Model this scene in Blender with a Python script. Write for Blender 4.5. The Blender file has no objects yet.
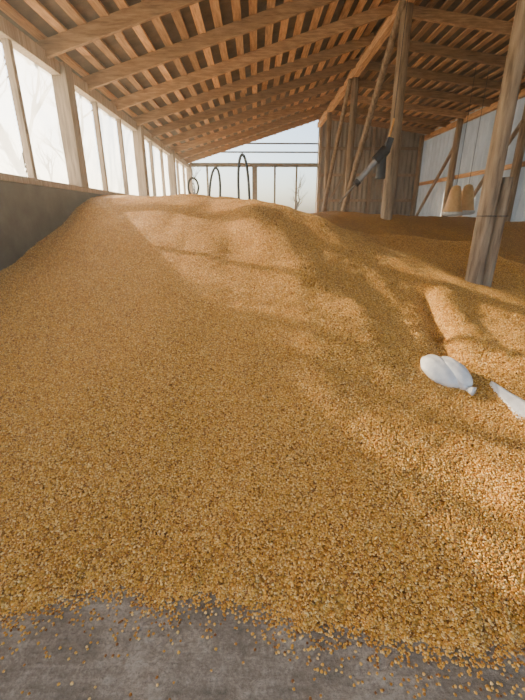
import bpy, bmesh, math, random
import numpy as np
from mathutils import Vector, Matrix

random.seed(7)
rng = np.random.default_rng(7)
scene = bpy.context.scene

# ------------------------------------------------------------------ helpers
def new_obj(name, mesh, mat=None, parent=None):
    ob = bpy.data.objects.new(name, mesh)
    scene.collection.objects.link(ob)
    if mat is not None:
        mesh.materials.append(mat)
    if parent is not None:
        ob.parent = parent
    return ob

def empty(name):
    e = bpy.data.objects.new(name, None)
    e.empty_display_size = 0.1
    scene.collection.objects.link(e)
    return e

def add_beam(bm, p0, p1, w, h, up=(0, 0, 1), jitter=0.0):
    p0 = Vector(p0); p1 = Vector(p1)
    d = (p1 - p0).normalized()
    upv = Vector(up)
    if abs(d.dot(upv)) > 0.98:
        upv = Vector((0, 1, 0))
    side = d.cross(upv).normalized()
    u = side.cross(d).normalized()
    vs = []
    for p in (p0, p1):
        jj = Vector((random.uniform(-jitter, jitter), random.uniform(-jitter, jitter), random.uniform(-jitter, jitter)))
        for a, b in ((-1, -1), (1, -1), (1, 1), (-1, 1)):
            vs.append(bm.verts.new(p + jj + side * (a * w / 2) + u * (b * h / 2)))
    q = [(0, 1, 2, 3), (7, 6, 5, 4), (0, 4, 5, 1), (1, 5, 6, 2), (2, 6, 7, 3), (3, 7, 4, 0)]
    for f in q:
        bm.faces.new([vs[i] for i in f])

def add_log(bm, p0, p1, r0, r1, seg=14, rings=14, wob=0.015):
    p0 = Vector(p0); p1 = Vector(p1)
    d = (p1 - p0).normalized()
    a = d.cross(Vector((0, 1, 0)))
    if a.length < 1e-3: a = d.cross(Vector((1, 0, 0)))
    a.normalize()
    b = d.cross(a).normalized()
    ph = [random.uniform(0, 6.28) for _ in range(6)]
    prev = None
    for i in range(rings + 1):
        t = i / rings
        c = p0.lerp(p1, t) + a * wob * math.sin(3.1 * t + ph[0]) + b * wob * math.sin(4.3 * t + ph[1])
        r = r0 + (r1 - r0) * t
        ring = []
        for k in range(seg):
            an = 2 * math.pi * k / seg
            rr = r * (1 + 0.06 * math.sin(2 * an + ph[2] + t * 2) + 0.03 * math.sin(5 * an + ph[3] + t * 5))
            ring.append(bm.verts.new(c + a * rr * math.cos(an) + b * rr * math.sin(an)))
        if prev:
            for k in range(seg):
                bm.faces.new((prev[k], prev[(k + 1) % seg], ring[(k + 1) % seg], ring[k]))
        else:
            bm.faces.new(list(reversed(ring)))
        prev = ring
    bm.faces.new(prev)

def finish(bm, name, mat, parent=None, smooth=False, bevel=0.0):
    bmesh.ops.recalc_face_normals(bm, faces=bm.faces)
    me = bpy.data.meshes.new(name)
    bm.to_mesh(me); bm.free()
    if smooth:
        for p in me.polygons: p.use_smooth = True
    ob = new_obj(name, me, mat, parent)
    if bevel > 0:
        m = ob.modifiers.new('bev', 'BEVEL'); m.width = bevel; m.segments = 2
    return ob

def beams(name, lst, mat, parent=None, bevel=0.0, jitter=0.0):
    bm = bmesh.new()
    for l in lst:
        add_beam(bm, *l, jitter=jitter)
    return finish(bm, name, mat, parent, bevel=bevel)

def tube(name, pts, r, mat, parent=None, cyclic=False):
    cu = bpy.data.curves.new(name, 'CURVE')
    cu.dimensions = '3D'; cu.bevel_depth = r; cu.bevel_resolution = 4; cu.resolution_u = 8
    cu.use_fill_caps = True
    sp = cu.splines.new('NURBS'); sp.points.add(len(pts) - 1)
    for i, p in enumerate(pts):
        sp.points[i].co = (p[0], p[1], p[2], 1)
    sp.use_endpoint_u = True; sp.order_u = 3; sp.use_cyclic_u = cyclic
    cu.materials.append(mat)
    ob = bpy.data.objects.new(name, cu)
    scene.collection.objects.link(ob)
    if parent: ob.parent = parent
    return ob

# ------------------------------------------------------------------ materials
def mat_new(name):
    m = bpy.data.materials.new(name); m.use_nodes = True
    nt = m.node_tree
    for n in list(nt.nodes): nt.nodes.remove(n)
    out = nt.nodes.new('ShaderNodeOutputMaterial')
    return m, nt, out

def ramp(nt, stops):
    r = nt.nodes.new('ShaderNodeValToRGB')
    el = r.color_ramp.elements
    while len(el) > 1: el.remove(el[-1])
    el[0].position = stops[0][0]; el[0].color = (*stops[0][1], 1)
    for p, c in stops[1:]:
        e = el.new(p); e.color = (*c, 1)
    return r

def noisy(name, stops, scale=(4, 4, 4), nscale=3.0, rough=0.8, bump=0.3, detail=8, metallic=0.0, island=0.0, trans=0.0):
    m, nt, out = mat_new(name)
    L = nt.links
    tc = nt.nodes.new('ShaderNodeTexCoord')
    mp = nt.nodes.new('ShaderNodeMapping'); mp.inputs['Scale'].default_value = scale
    no = nt.nodes.new('ShaderNodeTexNoise'); no.inputs['Scale'].default_value = nscale
    no.inputs['Detail'].default_value = detail; no.inputs['Roughness'].default_value = 0.62
    rp = ramp(nt, stops)
    bs = nt.nodes.new('ShaderNodeBsdfPrincipled')
    bs.inputs['Roughness'].default_value = rough; bs.inputs['Metallic'].default_value = metallic
    bp = nt.nodes.new('ShaderNodeBump'); bp.inputs['Strength'].default_value = bump; bp.inputs['Distance'].default_value = 0.02
    L.new(tc.outputs['Object'], mp.inputs[0]); L.new(mp.outputs[0], no.inputs['Vector'])
    L.new(no.outputs['Fac'], rp.inputs[0])
    col = rp.outputs[0]
    if island > 0:
        gi = nt.nodes.new('ShaderNodeNewGeometry')
        mr = nt.nodes.new('ShaderNodeMapRange')
        mr.inputs['To Min'].default_value = 1 - island; mr.inputs['To Max'].default_value = 1 + island
        L.new(gi.outputs['Random Per Island'], mr.inputs['Value'])
        mx = nt.nodes.new('ShaderNodeVectorMath'); mx.operation = 'SCALE'
        L.new(rp.outputs[0], mx.inputs[0]); L.new(mr.outputs[0], mx.inputs['Scale'])
        col = mx.outputs[0]
    L.new(col, bs.inputs['Base Color'])
    L.new(no.outputs['Fac'], bp.inputs['Height']); L.new(bp.outputs[0], bs.inputs['Normal'])
    if trans > 0:
        tl = nt.nodes.new('ShaderNodeBsdfTranslucent'); L.new(col, tl.inputs[0])
        ms = nt.nodes.new('ShaderNodeMixShader'); ms.inputs[0].default_value = trans
        L.new(bs.outputs[0], ms.inputs[1]); L.new(tl.outputs[0], ms.inputs[2]); L.new(ms.outputs[0], out.inputs[0])
    else:
        L.new(bs.outputs[0], out.inputs[0])
    return m

wood_x = noisy('rafter_wood', [(0.3, (0.20, 0.108, 0.05)), (0.55, (0.41, 0.245, 0.125)), (0.75, (0.55, 0.36, 0.195))], (1.2, 9, 9), 3, island=0.3)
wood_y = noisy('batten_wood', [(0.3, (0.30, 0.155, 0.065)), (0.55, (0.54, 0.30, 0.135)), (0.75, (0.68, 0.43, 0.21))], (9, 1.0, 9), 3, island=0.4)
wood_z = noisy('post_wood', [(0.32, (0.13, 0.085, 0.05)), (0.5, (0.29, 0.20, 0.125)), (0.68, (0.42, 0.31, 0.20))], (7, 7, 0.8), 2.5, bump=0.7)
wood_pl = noisy('weathered_plank', [(0.3, (0.17, 0.125, 0.085)), (0.5, (0.29, 0.22, 0.155)), (0.7, (0.4, 0.31, 0.23))], (14, 14, 1.0), 2.0, island=0.3)
roofing = noisy('roof_sheet', [(0.3, (0.065, 0.048, 0.034)), (0.6, (0.14, 0.10, 0.07)), (0.8, (0.21, 0.155, 0.11))], (2, 2, 2), 2)
sheet_metal = noisy('corrugated_sheet', [(0.3, (0.42, 0.43, 0.42)), (0.7, (0.62, 0.63, 0.62))], (2, 2, 0.6), 2, rough=0.45, bump=0.05, trans=0.22)
old_metal = noisy('weathered_sheet', [(0.3, (0.20, 0.175, 0.15)), (0.5, (0.32, 0.295, 0.26)), (0.7, (0.42, 0.395, 0.36))], (2, 2, 0.5), 2, rough=0.6, bump=0.05)
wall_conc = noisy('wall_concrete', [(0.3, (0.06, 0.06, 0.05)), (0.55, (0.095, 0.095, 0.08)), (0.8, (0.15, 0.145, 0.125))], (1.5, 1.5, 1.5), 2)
dark_metal = noisy('dark_metal', [(0.3, (0.03, 0.03, 0.032)), (0.7, (0.08, 0.08, 0.085))], rough=0.5, metallic=0.6, bump=0.1)
rail_metal = noisy('rail_metal', [(0.3, (0.14, 0.12, 0.10)), (0.7, (0.28, 0.25, 0.21))], rough=0.6, bump=0.1)
galv = noisy('galvanised_metal', [(0.3, (0.3, 0.3, 0.31)), (0.7, (0.5, 0.5, 0.51))], rough=0.5, metallic=0.5, bump=0.05)
rubber = noisy('rubber', [(0.3, (0.02, 0.028, 0.035)), (0.7, (0.05, 0.06, 0.07))], rough=0.6, bump=0.05)
orange = noisy('orange_plastic', [(0.3, (0.66, 0.28, 0.06)), (0.7, (0.85, 0.48, 0.14))], (3, 3, 3), rough=0.5, bump=.05)
tan_pl = noisy('tan_plastic', [(0.3, (0.60, 0.33, 0.12)), (0.7, (0.78, 0.50, 0.22))], (3, 3, 3), rough=0.5, bump=.05)
white_fab = noisy('white_plastic', [(0.3, (0.62, 0.60, 0.57)), (0.7, (0.80, 0.78, 0.74))], (6, 6, 6), rough=0.5, bump=0.1)
bark = noisy('bark', [(0.3, (0.06, 0.05, 0.04)), (0.7, (0.16, 0.13, 0.10))], (4, 4, 1))
grass = noisy('field', [(0.3, (0.22, 0.20, 0.11)), (0.7, (0.42, 0.37, 0.24))], (1, 1, 1), 1)

# concrete floor
m, nt, out = mat_new('floor_concrete'); L = nt.links
tc = nt.nodes.new('ShaderNodeTexCoord')
n1 = nt.nodes.new('ShaderNodeTexNoise'); n1.inputs['Scale'].default_value = 3.0; n1.inputs['Detail'].default_value = 12; n1.inputs['Roughness'].default_value = 0.75
n2 = nt.nodes.new('ShaderNodeTexNoise'); n2.inputs['Scale'].default_value = 70; n2.inputs['Detail'].default_value = 8; n2.inputs['Roughness'].default_value = 0.7
mp = nt.nodes.new('ShaderNodeMapping'); mp.inputs['Scale'].default_value = (3, 30, 1); mp.inputs['Rotation'].default_value = (0, 0, 0.3)
n3 = nt.nodes.new('ShaderNodeTexNoise'); n3.inputs['Scale'].default_value = 1.5; n3.inputs['Detail'].default_value = 5
L.new(tc.outputs['Object'], n1.inputs['Vector']); L.new(tc.outputs['Object'], n2.inputs['Vector'])
L.new(tc.outputs['Object'], mp.inputs[0]); L.new(mp.outputs[0], n3.inputs['Vector'])
a1 = nt.nodes.new('ShaderNodeMath'); a1.operation = 'MULTIPLY_ADD'; a1.inputs[1].default_value = 0.55
L.new(n2.outputs['Fac'], a1.inputs[0]); L.new(n1.outputs['Fac'], a1.inputs[2])
a2 = nt.nodes.new('ShaderNodeMath'); a2.operation = 'MULTIPLY_ADD'; a2.inputs[1].default_value = 0.22
L.new(n3.outputs['Fac'], a2.inputs[0]); L.new(a1.outputs[0], a2.inputs[2])
rp = ramp(nt, [(0.68, (0.12, 0.10, 0.076)), (0.88, (0.25, 0.212, 0.165)), (1.08, (0.40, 0.345, 0.275))])
L.new(a2.outputs[0], rp.inputs[0])
bs = nt.nodes.new('ShaderNodeBsdfPrincipled'); bs.inputs['Roughness'].default_value = 0.95; bs.inputs['Specular IOR Level'].default_value = 0.25
bp = nt.nodes.new('ShaderNodeBump'); bp.inputs['Strength'].default_value = 0.9; bp.inputs['Distance'].default_value = 0.015
L.new(a2.outputs[0], bp.inputs['Height']); L.new(bp.outputs[0], bs.inputs['Normal'])
L.new(rp.outputs[0], bs.inputs['Base Color']); L.new(bs.outputs[0], out.inputs[0])
floor_mat = m

corn_stops = [(0.0, (0.17, 0.055, 0.008)), (0.18, (0.40, 0.16, 0.016)), (0.55, (0.61, 0.285, 0.030)), (0.86, (0.76, 0.41, 0.06)), (1.0, (0.86, 0.62, 0.25))]
m, nt, out = mat_new('corn_kernel_skin'); L = nt.links
oi = nt.nodes.new('ShaderNodeObjectInfo')
rp = ramp(nt, corn_stops); L.new(oi.outputs['Random'], rp.inputs[0])
at = nt.nodes.new('ShaderNodeAttribute'); at.attribute_name = 'tip'
mx = nt.nodes.new('ShaderNodeMix'); mx.data_type = 'RGBA'
L.new(at.outputs['Fac'], mx.inputs['Factor']); L.new(rp.outputs[0], mx.inputs['A'])
mx.inputs['B'].default_value = (0.85, 0.63, 0.29, 1)
bs = nt.nodes.new('ShaderNodeBsdfPrincipled'); bs.inputs['Roughness'].default_value = 0.45; bs.inputs['Specular IOR Level'].default_value = 0.4
L.new(mx.outputs['Result'], bs.inputs['Base Color']); L.new(bs.outputs[0], out.inputs[0])
kernel_mat = m
m, nt, out = mat_new('corn_heap'); L = nt.links
tc = nt.nodes.new('ShaderNodeTexCoord')
vo = nt.nodes.new('ShaderNodeTexVoronoi'); vo.inputs['Scale'].default_value = 90
L.new(tc.outputs['Object'], vo.inputs['Vector'])
sx = nt.nodes.new('ShaderNodeSeparateColor'); L.new(vo.outputs['Color'], sx.inputs[0])
rp = ramp(nt, corn_stops); L.new(sx.outputs[0], rp.inputs[0])
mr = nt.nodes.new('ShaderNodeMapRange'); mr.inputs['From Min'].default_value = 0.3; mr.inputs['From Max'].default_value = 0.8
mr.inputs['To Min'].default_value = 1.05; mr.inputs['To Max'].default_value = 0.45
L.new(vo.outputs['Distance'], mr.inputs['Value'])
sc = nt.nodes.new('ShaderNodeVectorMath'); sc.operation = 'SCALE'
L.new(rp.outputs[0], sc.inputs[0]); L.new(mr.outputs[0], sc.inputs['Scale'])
bs = nt.nodes.new('ShaderNodeBsdfPrincipled'); bs.inputs['Roughness'].default_value = 0.6; bs.inputs['Specular IOR Level'].default_value = 0.3
bp = nt.nodes.new('ShaderNodeBump'); bp.inputs['Strength'].default_value = 0.8; bp.inputs['Distance'].default_value = 0.006; bp.invert = True
L.new(vo.outputs['Distance'], bp.inputs['Height']); L.new(bp.outputs[0], bs.inputs['Normal'])
L.new(sc.outputs[0], bs.inputs['Base Color']); L.new(bs.outputs[0], out.inputs[0])
heap_mat = m

# translucent film
m, nt, out = mat_new('plastic_film'); L = nt.links
tc = nt.nodes.new('ShaderNodeTexCoord')
no = nt.nodes.new('ShaderNodeTexNoise'); no.inputs['Scale'].default_value = 1.6; no.inputs['Detail'].default_value = 4
L.new(tc.outputs['Object'], no.inputs['Vector'])
mr = nt.nodes.new('ShaderNodeMapRange'); mr.inputs['From Min'].default_value = .3; mr.inputs['From Max'].default_value = .7
mr.inputs['To Min'].default_value = 0.38; mr.inputs['To Max'].default_value = 0.68
L.new(no.outputs['Fac'], mr.inputs['Value'])
tl = nt.nodes.new('ShaderNodeBsdfTranslucent'); tl.inputs[0].default_value = (0.97, 0.96, 0.92, 1)
tr = nt.nodes.new('ShaderNodeBsdfTransparent'); tr.inputs[0].default_value = (0.97, 0.97, 0.95, 1)
mxs = nt.nodes.new('ShaderNodeMixShader')
L.new(mr.outputs[0], mxs.inputs[0]); L.new(tl.outputs[0], mxs.inputs[1]); L.new(tr.outputs[0], mxs.inputs[2])
L.new(mxs.outputs[0], out.inputs[0])
film_mat = m

# ------------------------------------------------------------------ building dims
XL, XR, YF, YB = -3.0, 7.7, -2.0, 19.0
RX, RZ, LZ, RRZ = 2.9, 5.5, 3.74, 4.9
SILL = 1.9

def roof_z(x):
    if x < RX: return LZ + (x - XL) * (RZ - LZ) / (RX - XL)
    return RZ + (x - RX) * (RRZ - RZ) / (XR - RX)

bm = bmesh.new(); add_beam(bm, (2.35, -4, -0.1), (2.35, YB + .2, -0.1), 11.1, 0.2)
finish(bm, 'floor', floor_mat)
bm = bmesh.new(); add_beam(bm, (0, -40, -0.4), (0, 110, -0.4), 160, 0.3)
finish(bm, 'ground', grass)

# left wall
wl = empty('wall_left')
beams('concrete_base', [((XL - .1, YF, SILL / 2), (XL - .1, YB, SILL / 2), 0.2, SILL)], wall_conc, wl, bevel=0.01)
lst = [((XL - .08, YF, SILL + .04), (XL - .08, YB, SILL + .04), 0.22, 0.08),
       ((XL - .06, YF, LZ - .1), (XL - .06, YB, LZ - .1), 0.16, 0.18)]
beams('sill_and_plate', lst, wood_pl, wl, bevel=0.006)
lst = []
for y in (-1, 3, 7, 11, 15, 18.9):
    lst.append(((XL - .02, y, SILL + .06), (XL - .02, y, LZ - .02), 0.24, 0.26))
beams('main_posts', lst, wood_pl, wl, bevel=0.01)
lst = []
for y0 in (-1, 3, 7, 11, 15):
    for k in (1, 2):
        y = y0 + k * 4 / 3
        lst.append(((XL - .06, y, SILL + .08), (XL - .06, y, LZ - .1), 0.09, 0.08))
beams('mullions', lst, wood_pl, wl, bevel=0.005)
n = 1
for y0 in (-1, 3, 7, 11, 15):
    for k in range(3):
        ya = y0 + k * 4 / 3 + 0.03; yb = ya + 4 / 3 - 0.06
        bm = bmesh.new()
        N, M = 14, 16
        g = [[None] * (M + 1) for _ in range(N + 1)]
        ph = random.uniform(0, 6)
        for i in range(N + 1):
            for j in range(M + 1):
                y = ya + (yb - ya) * i / N; z = SILL + .08 + (LZ - .18 - SILL - .06) * j / M
                s = math.sin(math.pi * i / N) * math.sin(math.pi * j / M)
                g[i][j] = bm.verts.new((XL - .125 + 0.02 * s * math.sin(5 * z + 3 * y + ph), y, z))
        for i in range(N):
            for j in range(M):
                bm.faces.new((g[i][j], g[i + 1][j], g[i + 1][j + 1], g[i][j + 1]))
        finish(bm, 'window_%d' % n, film_mat, smooth=True); n += 1

# roof
ce = empty('ceiling')
bm = bmesh.new()
for (xa, za, xb, zb) in ((XL - .5, roof_z(XL - .5), RX, RZ), (RX, RZ, XR + .4, roof_z(XR + .4))):
    off = 0.16
    v = [bm.verts.new(p) for p in ((xa, YF, za + off), (xb, YF, zb + off), (xb, YB + .5, zb + off), (xa, YB + .5, za + off),
                                   (xa, YF, za + off + .03), (xb, YF, zb + off + .03), (xb, YB + .5, zb + off + .03), (xa, YB + .5, za + off + .03))]
    for f in ((0, 1, 2, 3), (7, 6, 5, 4), (0, 4, 5, 1), (1, 5, 6, 2), (2, 6, 7, 3), (3, 7, 4, 0)):
        bm.faces.new([v[k] for k in f])
finish(bm, 'roof_sheets', roofing, ce)
lst = []
x = XL - .3
while x < XR + .3:
    z = roof_z(x) + 0.13
    segs = [YF, 2 + random.random(), 6.5 + random.random(), 11 + random.random(), 15 + random.random(), YB + .4]
    for a, b in zip(segs[:-1], segs[1:]):
        dx = random.uniform(-.02, .02)
        lst.append(((x + dx, a, z), (x + dx + random.uniform(-.02, .02), b - .01, z), 0.14, 0.035))
    x += 0.3
beams('roof_battens', lst, wood_y, ce)
lst = []
y = 6.5 - 1.45 * 5
while y < YB + .1:
    lst.append(((XL - .3, y, roof_z(XL - .3) + .01), (RX, y, RZ + .01), 0.07, 0.2))
    lst.append(((RX, y + .08, RZ + .01), (XR + .2, y + .08, roof_z(XR + .2) + .01), 0.07, 0.2))
    y += 1.45
beams('rafters', lst, wood_x, ce, bevel=0.004, jitter=0.015)
beams('ridge_beam', [((RX, YF, RZ - .17), (RX, YB, RZ - .17), 0.16, 0.2)], wood_y, ce, bevel=0.01)

# right wall
wr = empty('wall_right')
def corrugated(name, p0, p1, zb, zt0, zt1, nrm, mat, parent, pitch=0.15, amp=0.02):
    p0 = Vector(p0); p1 = Vector(p1); nrm = Vector(nrm)
    Ln = (p1 - p0).length; N = int(Ln / pitch * 6)
    bm = bmesh.new(); prev = None
    for i in range(N + 1):
        t = i / N
        p = p0.lerp(p1, t) + nrm * amp * math.sin(2 * math.pi * t * Ln / pitch)
        zt = zt0 + (zt1 - zt0) * t
        a = bm.verts.new((p.x, p.y, zb)); b = bm.verts.new((p.x, p.y, zt))
        if prev: bm.faces.new((prev[0], a, b, prev[1]))
        prev = (a, b)
    return finish(bm, name, mat, parent, smooth=True)
corrugated('cladding', (XR + .1, YF, 0), (XR + .1, YB, 0), 0, RRZ + .1, RRZ + .1, (1, 0, 0), sheet_metal, wr, pitch=.34, amp=.07)
lst = [((XR, YF, RRZ - .1), (XR, YB, RRZ - .1), 0.14, 0.18), ((XR, YF, 2.9), (XR, YB, 2.9), 0.06, 0.14)]
beams('girts', lst, wood_y, wr, bevel=0.006)
bm = bmesh.new()
for y in (0.3, 4.1, 7.9, 11.7, 15.5, 18.8):
    add_log(bm, (XR - .15, y, 0), (XR - .15, y, RRZ), 0.13, 0.11)
for y in (11.7, 15.5):
    add_log(bm, (XR - .2, y, 4.0), (XR - .2, y + 2.6, 1.5), 0.07, 0.06)
finish(bm, 'wall_posts', wood_z, wr, smooth=True)

# back gable wall (right of the opening)
wb = empty('wall_back')
corrugated('cladding', (RX, YB + .05, 0), (XR + .1, YB + .05, 0), 0, RZ + .12, RRZ + .12, (0, 1, 0), old_metal, wb, pitch=.22, amp=.03)
lst = [((RX, YB - .08, z), (XR, YB - .08, z), 0.1, 0.12) for z in (2.2, 3.3, 4.4)]
lst += [((x, YB - .08, 0), (x, YB - .08, roof_z(x)), 0.14, 0.12) for x in (3.0, 4.2, 5.4, 6.6)] + [((3.1, YB - .16, 1.5), (5.1, YB - .16, 4.9), 0.1, 0.1)]
beams('framing', lst, wood_pl, wb, bevel=0.006)
# open bay rails
og = empty('gate')
lst = [((XL, YB, 3.72), (RX, YB, 3.72), 0.09, 0.17), ((XL, YB, 4.25), (RX, YB, 4.25), 0.05, 0.06), ((-1.4, YB, 4.6), (RX, YB, 4.6), 0.05, 0.06)]
beams('rails', lst, rail_metal, og)
lst = [((px, YB, 0), (px, YB, 3.72), 0.09, 0.09) for px in (-2.2, 0.94, 1.95)] + [((0, YB, 0), (0, YB, 3.8), 0.24, 0.2)]
beams('uprights', lst, rail_metal, og)

# ------------------------------------------------------------------ corn heap
ctrl = np.array([
 (-3,1.5,.16),(-3,3,.5),(-3,4.4,.85),(-3,5.65,1.21),(-3,8,1.88),(-3,11,1.75),(-3,15,1.7),(-3,19,1.6),
 (-1.6,7.2,1.83),(-.23,6.3,1.73),(.4,6.2,1.64),(1.15,6,1.38),(1.98,5.2,.98),(2.3,4.6,.74),(2.97,5,.66),(3.17,4.3,.57),(2.07,2.6,.33),(1.52,2.7,.33),
 (4.6,6.5,.85),(0,2.17,.37),(0,3.36,.77),(-1.5,3.3,.66),(-1.5,2,.29),(1,3,.54),(1,4.5,.96),(0,1.2,.05),(-1,1.2,.04),(1,1.05,.05),
 (2,1.2,.05),(3,2,.2),(3,1.2,0),(5,3,.3),(7.7,3,.3),(7.7,6,.8),(0,9,1.64),(0,13,1.5),(0,19,1.4),(2.9,8.7,1.46),(1.9,6.7,1.05),
 (2.9,6.7,.95),(2.9,13.4,1.5),(5.8,11,1.4),(7.7,11,1.34),(7.7,17,1.45),(5,8.5,1.15),(5,16,1.45),(2.9,19,1.45),(7.7,8.5,1.1),(-1.5,5.2,1.25)], float)
def phi(r2):
    return 0.5 * r2 * np.log(r2 + 1e-9)
P = ctrl[:, :2]; n = len(P)
K = phi(((P[:, None] - P[None]) ** 2).sum(-1)) + 0.02 * np.eye(n)
A = np.zeros((n + 3, n + 3)); A[:n, :n] = K; A[:n, n] = 1; A[:n, n + 1:] = P; A[n, :n] = 1; A[n + 1:, :n] = P.T
W = np.linalg.solve(A, np.concatenate([ctrl[:, 2], np.zeros(3)]))
tx = np.array([-3.2, -2, -1.4, -1.04, -.8, -.555, -.45, -.25, -.03, .15, .37, .57, .8, 1.0, 2, 4, 8])
ty = np.array([1.1, 1.0, 1.0, 1.04, 1.13, 1.18, 1.09, 1.13, 1.09, 1.0, .98, .92, .89, .9, 1.0, 1.1, 1.2])
waves = []
for lam, amp, cnt in ((1.6, .016, 5), (.6, .006, 6), (.22, .002, 8)):
    for _ in range(cnt):
        a = rng.uniform(0, 6.28); waves.append((6.283 / (lam * rng.uniform(.7, 1.3)), a, rng.uniform(0, 6.28), amp / math.sqrt(cnt) * 1.6))
def lump(x, y):
    s = 0
    for k, a, p, am in waves:
        s = s + am * np.sin(k * (x * math.cos(a) + y * math.sin(a)) + p)
    return s
def seg(x, y, a, b):
    ax, ay = a; bx, by = b
    t = np.clip(((x - ax) * (bx - ax) + (y - ay) * (by - ay)) / ((bx - ax) ** 2 + (by - ay) ** 2), 0, 1)
    return np.hypot(x - ax - t * (bx - ax), y - ay - t * (by - ay))
def height(x, y):
    x = np.asarray(x, float); y = np.asarray(y, float)
    out = np.empty_like(x)
    for s in range(0, len(x), 40000):
        xs = x[s:s + 40000]; ys = y[s:s + 40000]
        r2 = (xs[:, None] - P[None, :, 0]) ** 2 + (ys[:, None] - P[None, :, 1]) ** 2
        h = phi(r2) @ W[:n] + W[n] + W[n + 1] * xs + W[n + 2] * ys
        h += lump(xs, ys)
        h += .11 * np.exp(-(seg(xs, ys, (-.05, 5.6), (.45, 4.0)) / .32) ** 2)
        h -= .06 * np.exp(-(seg(xs, ys, (-.7, 6.0), (-.2, 4.6)) / .3) ** 2)
        h += .07 * np.exp(-(seg(xs, ys, (2.14, 4.2), (1.90, 3.1)) / .2) ** 2)
        h -= .09 * np.exp(-(seg(xs, ys, (1.9, 4.1), (1.72, 3.3)) / .09) ** 2)
        h -= .07 * np.exp(-(seg(xs, ys, (1.72, 3.3), (1.58, 2.9)) / .11) ** 2)
        tw = np.interp(xs, tx, ty) + .02 * np.sin(xs * 23) + .015 * np.sin(xs * 51 + 1) + .01 * np.sin(xs * 97)
        h = np.minimum(h, (ys - tw) * .55)
        h = np.where(ys - tw > 0, np.maximum(h, 0.004), h)
        out[s:s + 40000] = np.maximum(h, -.03)
    return out

gx = np.concatenate([np.arange(XL, 3.5, .035), np.linspace(3.5, XR, 60)])
gy = np.concatenate([np.arange(.7, 7, .035), np.linspace(7.03, YB - .02, 150)])
GX, GY = np.meshgrid(gx, gy)
Z = height(GX.ravel(), GY.ravel())
verts = np.stack([GX.ravel(), GY.ravel(), Z], 1)
nx, ny = len(gx), len(gy)
ii, jj = np.meshgrid(np.arange(nx - 1), np.arange(ny - 1))
b0 = (jj * nx + ii).ravel()
faces = np.stack([b0, b0 + 1, b0 + nx + 1, b0 + nx], 1)
me = bpy.data.meshes.new('corn_pile')
me.from_pydata(verts.tolist(), [], faces.tolist())
me.polygons.foreach_set('use_smooth', [True] * len(me.polygons))
pile = new_obj('corn_pile', me, heap_mat)

# single kernel : flat rounded wedge with pale tip
bm = bmesh.new()
prof = [(-.0050, .0012, .0011), (-.0041, .0028, .0019), (-.0018, .0043, .0028), (.001, .0050, .0030), (.0031, .0049, .0028), (.0045, .0036, .0021), (.0050, .0014, .0009)]
rings = []
for (px, w, h) in prof:
    rings.append([bm.verts.new((px, w * math.cos(a), h * math.sin(a))) for a in [k * math.pi / 4 for k in range(8)]])
for a, b in zip(rings[:-1], rings[1:]):
    for k in range(8): bm.faces.new((a[k], a[(k + 1) % 8], b[(k + 1) % 8], b[k]))
bm.faces.new(rings[0]); bm.faces.new(rings[-1])
kern = finish(bm, 'corn_kernel', kernel_mat, smooth=True)
attr = kern.data.attributes.new('tip', 'FLOAT', 'POINT')
vals = [0.0] * len(kern.data.vertices)
for i, v in enumerate(kern.data.vertices):
    vals[i] = 0.9 if v.co.x < -.0048 else (0.45 if v.co.x < -.004 else 0.0)
attr.data.foreach_set('value', vals)
kern.location = (0.12, 0.78, 0.0035)

def scatter(name, pts, rots, scl, parent=None):
    me = bpy.data.meshes.new(name)
    me.vertices.add(len(pts)); me.vertices.foreach_set('co', pts.astype(np.float32).ravel())
    a = me.attributes.new('rot', 'FLOAT_VECTOR', 'POINT'); a.data.foreach_set('vector', rots.astype(np.float32).ravel())
    a = me.attributes.new('scl', 'FLOAT', 'POINT'); a.data.foreach_set('value', scl.astype(np.float32))
    me.update()
    ob = new_obj(name, me, kernel_mat, parent)
    ng = bpy.data.node_groups.new(name + '_nodes', 'GeometryNodeTree')
    ng.interface.new_socket('Geometry', in_out='INPUT', socket_type='NodeSocketGeometry')
    ng.interface.new_socket('Geometry', in_out='OUTPUT', socket_type='NodeSocketGeometry')
    N = ng.nodes; L = ng.links
    gi = N.new('NodeGroupInput'); go = N.new('NodeGroupOutput')
    m2p = N.new('GeometryNodeMeshToPoints')
    iop = N.new('GeometryNodeInstanceOnPoints')
    oi = N.new('GeometryNodeObjectInfo'); oi.inputs['Object'].default_value = kern; oi.inputs['As Instance'].default_value = True
    na = N.new('GeometryNodeInputNamedAttribute'); na.data_type = 'FLOAT_VECTOR'; na.inputs['Name'].default_value = 'rot'
    nb = N.new('GeometryNodeInputNamedAttribute'); nb.data_type = 'FLOAT'; nb.inputs['Name'].default_value = 'scl'
    er = N.new('FunctionNodeEulerToRotation')
    L.new(gi.outputs[0], m2p.inputs['Mesh']); L.new(m2p.outputs[0], iop.inputs['Points'])
    L.new(oi.outputs['Geometry'], iop.inputs['Instance'])
    L.new(na.outputs['Attribute'], er.inputs[0]); L.new(er.outputs[0], iop.inputs['Rotation'])
    L.new(nb.outputs['Attribute'], iop.inputs['Scale'])
    L.new(iop.outputs[0], go.inputs[0])
    md = ob.modifiers.new('scatter', 'NODES'); md.node_group = ng
    return ob

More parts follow.
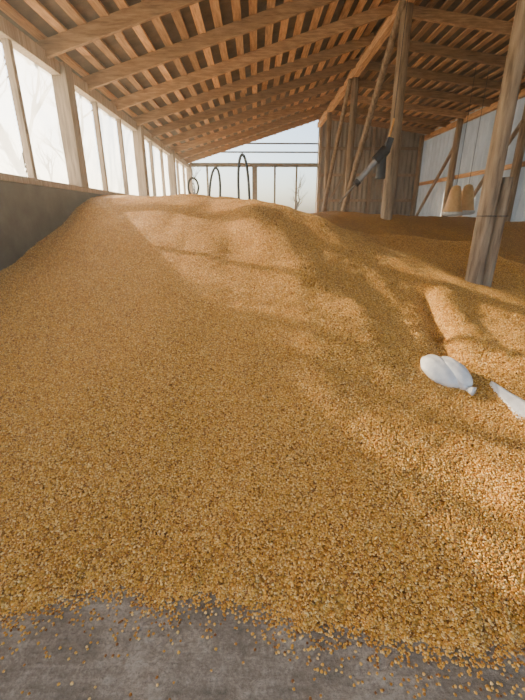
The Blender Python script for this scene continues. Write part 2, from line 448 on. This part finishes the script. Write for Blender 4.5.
area = (XL, 4.2, .8, 7.4)
Ntry = 820000
X = rng.uniform(area[0], area[1], Ntry); Y = rng.uniform(area[2], area[3], Ntry)
dens0 = Ntry / ((area[1] - area[0]) * (area[3] - area[2]))
d = np.hypot(X, Y)
want = np.interp(d, [1.0, 2.5, 4.0, 7.5], [17000, 17000, 12000, 6000])
keep = (rng.random(Ntry) < want / dens0) & (np.abs(X) < Y * 1.05 + .45)
X = X[keep]; Y = Y[keep]
Zk = height(X, Y)
k2 = Zk > 0.0
X = X[k2]; Y = Y[k2]; Zk = Zk[k2]
N = len(X)
pts = np.stack([X, Y, Zk + rng.uniform(-.001, .006, N)], 1)
rots = np.stack([rng.normal(0, .4, N), rng.normal(0, .4, N), rng.uniform(0, 6.283, N)], 1)
scatter('surface_kernels', pts, rots, rng.uniform(.85, 1.12, N), pile)
print('kernels', N)

Nf = 5000
X = rng.uniform(-1.6, 1.8, Nf)
tw = np.interp(X, tx, ty)
Y = tw + .03 - rng.exponential(.05, Nf)
N2 = 420
X2 = rng.uniform(-1.3, 1.4, N2); Y2 = rng.uniform(.2, 1.1, N2)
X = np.concatenate([X, X2]); Y = np.concatenate([Y, Y2])
Zf = np.maximum(height(X, Y), 0) + .0032
Nf = len(X)
rots = np.stack([rng.normal(0, .15, Nf), rng.normal(0, .15, Nf), rng.uniform(0, 6.283, Nf)], 1)
sc_ob = scatter('spilled_corn', np.stack([X, Y, Zf], 1), rots, rng.uniform(.85, 1.15, Nf))
kern.parent = sc_ob
def h1(x, y): return float(height(np.array([x]), np.array([y]))[0])

# ------------------------------------------------------------------ ridge posts
root = empty('support_post')
bm = bmesh.new(); add_log(bm, (RX + .07, 5.0, 0), (RX + .07, 5.0, RZ - .25), .105, .09, seg=20, rings=24, wob=.01)
finish(bm, 'log', wood_z, root, smooth=True)
bm = bmesh.new(); add_log(bm, (RX + .21, 4.96, 0), (RX + .25, 5.0, 1.95), .08, .065, seg=18, rings=12, wob=.008)
finish(bm, 'splice', wood_z, root, smooth=True)
tube('wire_band', [(RX + .07 + .2 * math.cos(a) + .07, 4.98 + .13 * math.sin(a), 1.5) for a in [k * math.pi / 6 for k in range(12)]], .005, dark_metal, root, cyclic=True)
for y, r in ((8.7, .125), (12.6, .11), (16.4, .1)):
    root = empty('support_post')
    bm = bmesh.new(); add_log(bm, (RX, y, 0), (RX + .01, y, RZ - .25), r, r * .88, seg=18, rings=20)
    finish(bm, 'log', wood_z, root, smooth=True)
for (a, b, r0, r1) in (((RX - .12, 8.6, 5.3), (RX - .12, 12.6, 1.4), .07, .08), ((RX - .12, 12.6, 5.2), (RX - .12, 16.3, 1.4), .06, .07)):
    br = empty('diagonal_brace')
    bm = bmesh.new(); add_log(bm, a, b, r0, r1, rings=12)
    finish(bm, 'log', wood_z, br, smooth=True)

# ------------------------------------------------------------------ grain auger hanging by the post
au = empty('grain_auger')
p0 = Vector((2.08, 8.3, 2.12)); p1 = Vector((2.5, 8.3, 2.6))
dr = (p1 - p0).normalized()
tube('auger_tube', [p0, p0.lerp(p1, .5), p1], .06, galv, au)
tube('auger_shaft', [p0 - dr * .5, p0 + dr * .02], .02, rail_metal, au)
bm = bmesh.new()
add_log(bm, p0 - dr * .02, p0 + dr * .08, .07, .07, seg=16, rings=2, wob=0)
add_log(bm, p1 - dr * .08, p1 + dr * .22, .10, .10, seg=16, rings=3, wob=0)
add_log(bm, p1 + Vector((.08, 0, -.38)), p1 + Vector((.08, 0, .02)), .10, .08, seg=12, rings=3, wob=0)
add_beam(bm, p1 + Vector((0.14, 0, .12)), p1 + Vector((0.2, 0, .36)), .14, .12)
finish(bm, 'motor_and_spout', dark_metal, au, smooth=False, bevel=.01)
tube('orange_strap', [p1 + Vector((.12, 0, .2)), p1 + Vector((.2, 0, .42)), p1 + Vector((.24, .02, .7))], .02, orange, au)
tube('hanging_wire', [p1 + Vector((.24, .02, .68)), p1 + Vector((.24, .0, 1.6)), p1 + Vector((.24, -.05, 2.75))], .006, dark_metal, au)

def arch(name, x, y, zb, zt, w, r, tilt=0.0):
    pts = []
    for k in range(15):
        t = k / 14
        a = math.pi * t
        zz = zb + (zt - zb) * (math.sin(a) ** .6)
        pts.append((x - w / 2 * math.cos(a) + tilt * (zz - zb), y + .05 * math.cos(a), zz))
    root = empty(name); tube('hose_tube', pts, r, rubber, root)
arch('rubber_hose', -.19, 7.3, 1.6, 2.52, .20, .024, -.03)
arch('rubber_hose', -.78, 7.6, 1.6, 2.34, .22, .022, .08)
root = empty('rubber_hose')
tube('hose_coil', [(-1.17 + .1 * math.cos(a), 7.7, 2.02 + .16 * math.sin(a)) for a in [k * math.pi / 6 for k in range(12)]], .02, rubber, root, cyclic=True)

# ------------------------------------------------------------------ white sack lying on the corn
bx, by = 1.48, 2.62; bz = h1(bx, by)
root = empty('white_sack')
bm = bmesh.new()
for (c, s, rz, tilt) in (((bx - .03, by + .03, bz + .045), (.135, .18, .08), .45, .35), ((bx + .06, by + .0, bz + .05), (.10, .165, .075), .35, .35)):
    mt = Matrix.Translation(c) @ Matrix.Rotation(rz, 4, 'Z') @ Matrix.Rotation(tilt, 4, 'X') @ Matrix.Diagonal((*s, 1))
    r = bmesh.ops.create_uvsphere(bm, u_segments=48, v_segments=28, radius=1, matrix=mt)
    cc = Vector(c)
    for v in r['verts']:
        q = v.co - cc
        an = math.atan2(q.y, q.x)
        v.co += q * (0.02 * math.sin(4 * an + q.z * 20) + .02 * math.sin(q.x * 80 + q.y * 30))
finish(bm, 'body', white_fab, root, smooth=True)
bm = bmesh.new()
nk = Vector((bx + .09, by - .16, h1(bx + .09, by - .16) + .025))
add_log(bm, nk + Vector((-.025, .07, .02)), nk, .05, .014, seg=16, rings=4, wob=.0)
add_log(bm, nk, nk + Vector((.03, -.04, 0)), .014, .036, seg=16, rings=4, wob=.0)
finish(bm, 'tied_neck', white_fab, root, smooth=True)

# white plastic sheet edge sticking out of the heap
root = empty('plastic_sheet')
bm = bmesh.new(); prev = None
N = 24
for i in range(N + 1):
    t = i / N
    x = 1.77 - .03 * t; y = 2.52 - .9 * t
    row = []
    for j in range(6):
        s = j / 5
        w = .02 + .26 * min(1, t * 1.2)
        xx = x + w * s * .95; yy = y + w * .25 * s
        row.append(bm.verts.new((xx, yy, h1(xx, yy) - .012 + .05 * s * min(1, t * 2 + .5) + .01 * math.sin(6 * t + 3 * s))))
    if prev:
        for j in range(5): bm.faces.new((prev[j], prev[j + 1], row[j + 1], row[j]))
    prev = row
ob = finish(bm, 'sheet', white_fab, root, smooth=True)
sm = ob.modifiers.new('s', 'SOLIDIFY'); sm.thickness = .006

# tan bell feeders hanging near the right wall
def lathe(bm, prof, cx, cy, cz, seg=28):
    prev = None
    for (zz, rr) in prof:
        ring = [bm.verts.new((cx + rr * math.cos(k * 2 * math.pi / seg), cy + rr * math.sin(k * 2 * math.pi / seg), cz + zz)) for k in range(seg)]
        if prev:
            for k in range(seg): bm.faces.new((prev[k], prev[(k + 1) % seg], ring[(k + 1) % seg], ring[k]))
        else: bm.faces.new(list(reversed(ring)))
        prev = ring
    bm.faces.new(prev)
for (sx_, sy_, dz) in ((5.50, 10.9, 0.0), (5.94, 11.1, .04)):
    z = 1.50 + dz
    root = empty('hanging_feeder')
    bm = bmesh.new(); lathe(bm, [(.0, .16), (.02, .26), (.11, .28), (.11, .265), (.05, .16)], sx_, sy_, z); finish(bm, 'tray', white_fab, root, smooth=True)
    bm = bmesh.new(); lathe(bm, [(.07, .25), (.16, .24), (.30, .205), (.48, .17), (.66, .14), (.76, .10), (.79, .03)], sx_, sy_, z)
    finish(bm, 'bell', tan_pl, root, smooth=True)
    tube('cord', [(sx_, sy_, z + .77), (sx_, sy_, z + 1.8), (sx_, sy_, roof_z(sx_) - .08)], .006, dark_metal, root)

# ------------------------------------------------------------------ outside trees
def tree(name, base, hgt, seed):
    rnd = random.Random(seed)
    cu = bpy.data.curves.new(name, 'CURVE'); cu.dimensions = '3D'; cu.bevel_depth = 1.0; cu.bevel_resolution = 1
    def branch(p, d, ln, r, lvl):
        sp = cu.splines.new('POLY'); n = 5; sp.points.add(n)
        q = Vector(p); dd = Vector(d)
        pts = []
        for i in range(n + 1):
            sp.points[i].co = (*q, 1); sp.points[i].radius = r * (1 - .6 * i / n); pts.append((q.copy(), dd.copy()))
            dd = (dd + Vector((rnd.uniform(-.2, .2), rnd.uniform(-.2, .2), rnd.uniform(-.05, .18)))).normalized()
            q = q + dd * ln / n
        if lvl < 4:
            for k in range(4 if lvl < 2 else 3):
                i = rnd.randint(2, n); pp, pd = pts[i]
                nd = (pd + Vector((rnd.uniform(-1, 1), rnd.uniform(-1, 1), rnd.uniform(-.2, .7)))).normalized()
                branch(pp, nd, ln * rnd.uniform(.5, .7), r * .45, lvl + 1)
    branch(base, (0, 0, 1), hgt * .55, hgt * .03, 0)
    cu.materials.append(bark)
    ob = bpy.data.objects.new(name, cu); scene.collection.objects.link(ob)
for i, (x, y, h) in enumerate(((-9, 11, 8), (-8.5, 16.5, 8), (-11, 24, 9), (-9, 7, 8), (-14, 30, 9), (-9, 60, 8), (6, 62, 8))):
    tree('bare_tree', (x, y, -.3), h, i + 3)

# ------------------------------------------------------------------ airborne grain dust inside the barn
m, nt, out = mat_new('dusty_air')
vs = nt.nodes.new('ShaderNodeVolumeScatter'); vs.inputs['Color'].default_value = (1, .93, .8, 1)
vs.inputs['Density'].default_value = 0.009; vs.inputs['Anisotropy'].default_value = 0.6
nt.links.new(vs.outputs[0], out.inputs['Volume'])
bm = bmesh.new()
poly = [(XL - .01, .005), (XR - .0, .005), (XR - .0, RRZ + .1), (RX, RZ + .1), (XL - .01, LZ + .1)]
f0 = [bm.verts.new((x, YF + .01, z)) for x, z in poly]; f1 = [bm.verts.new((x, YB - .01, z)) for x, z in poly]
bm.faces.new(f0); bm.faces.new(list(reversed(f1)))
for k in range(5): bm.faces.new((f0[k], f1[k], f1[(k + 1) % 5], f0[(k + 1) % 5]))
finish(bm, 'airborne_dust', m)

# ------------------------------------------------------------------ light
w = bpy.data.worlds.new('World'); scene.world = w; w.use_nodes = True
nt = w.node_tree; bg = nt.nodes['Background']
sky = nt.nodes.new('ShaderNodeTexSky'); sky.sky_type = 'NISHITA'
sky.sun_disc = False; sky.sun_elevation = math.radians(26); sky.air_density = 1.0; sky.dust_density = 3.0; sky.ozone_density = 1
S = Vector((-.85, .45, .41)).normalized()
sky.sun_rotation = math.atan2(S.x, S.y)
nt.links.new(sky.outputs[0], bg.inputs[0]); bg.inputs[1].default_value = 0.75
sl = bpy.data.lights.new('sun', 'SUN'); sl.energy = 25; sl.angle = math.radians(.9); sl.color = (1, .84, .6)
so = bpy.data.objects.new('sun', sl); scene.collection.objects.link(so)
so.rotation_euler = S.to_track_quat('Z', 'Y').to_euler(); so.location = (-10, 5, 12)

# ------------------------------------------------------------------ camera
cam = bpy.data.cameras.new('camera'); co = bpy.data.objects.new('camera', cam); scene.collection.objects.link(co)
co.location = (0, 0, 1.5)
co.rotation_euler = (math.radians(90 - 19.9), 0, math.radians(-1.1))
cam.sensor_fit = 'HORIZONTAL'; cam.sensor_width = 36; cam.lens = 36 * 370 / 525
cam.clip_start = .05; cam.clip_end = 500
scene.camera = co
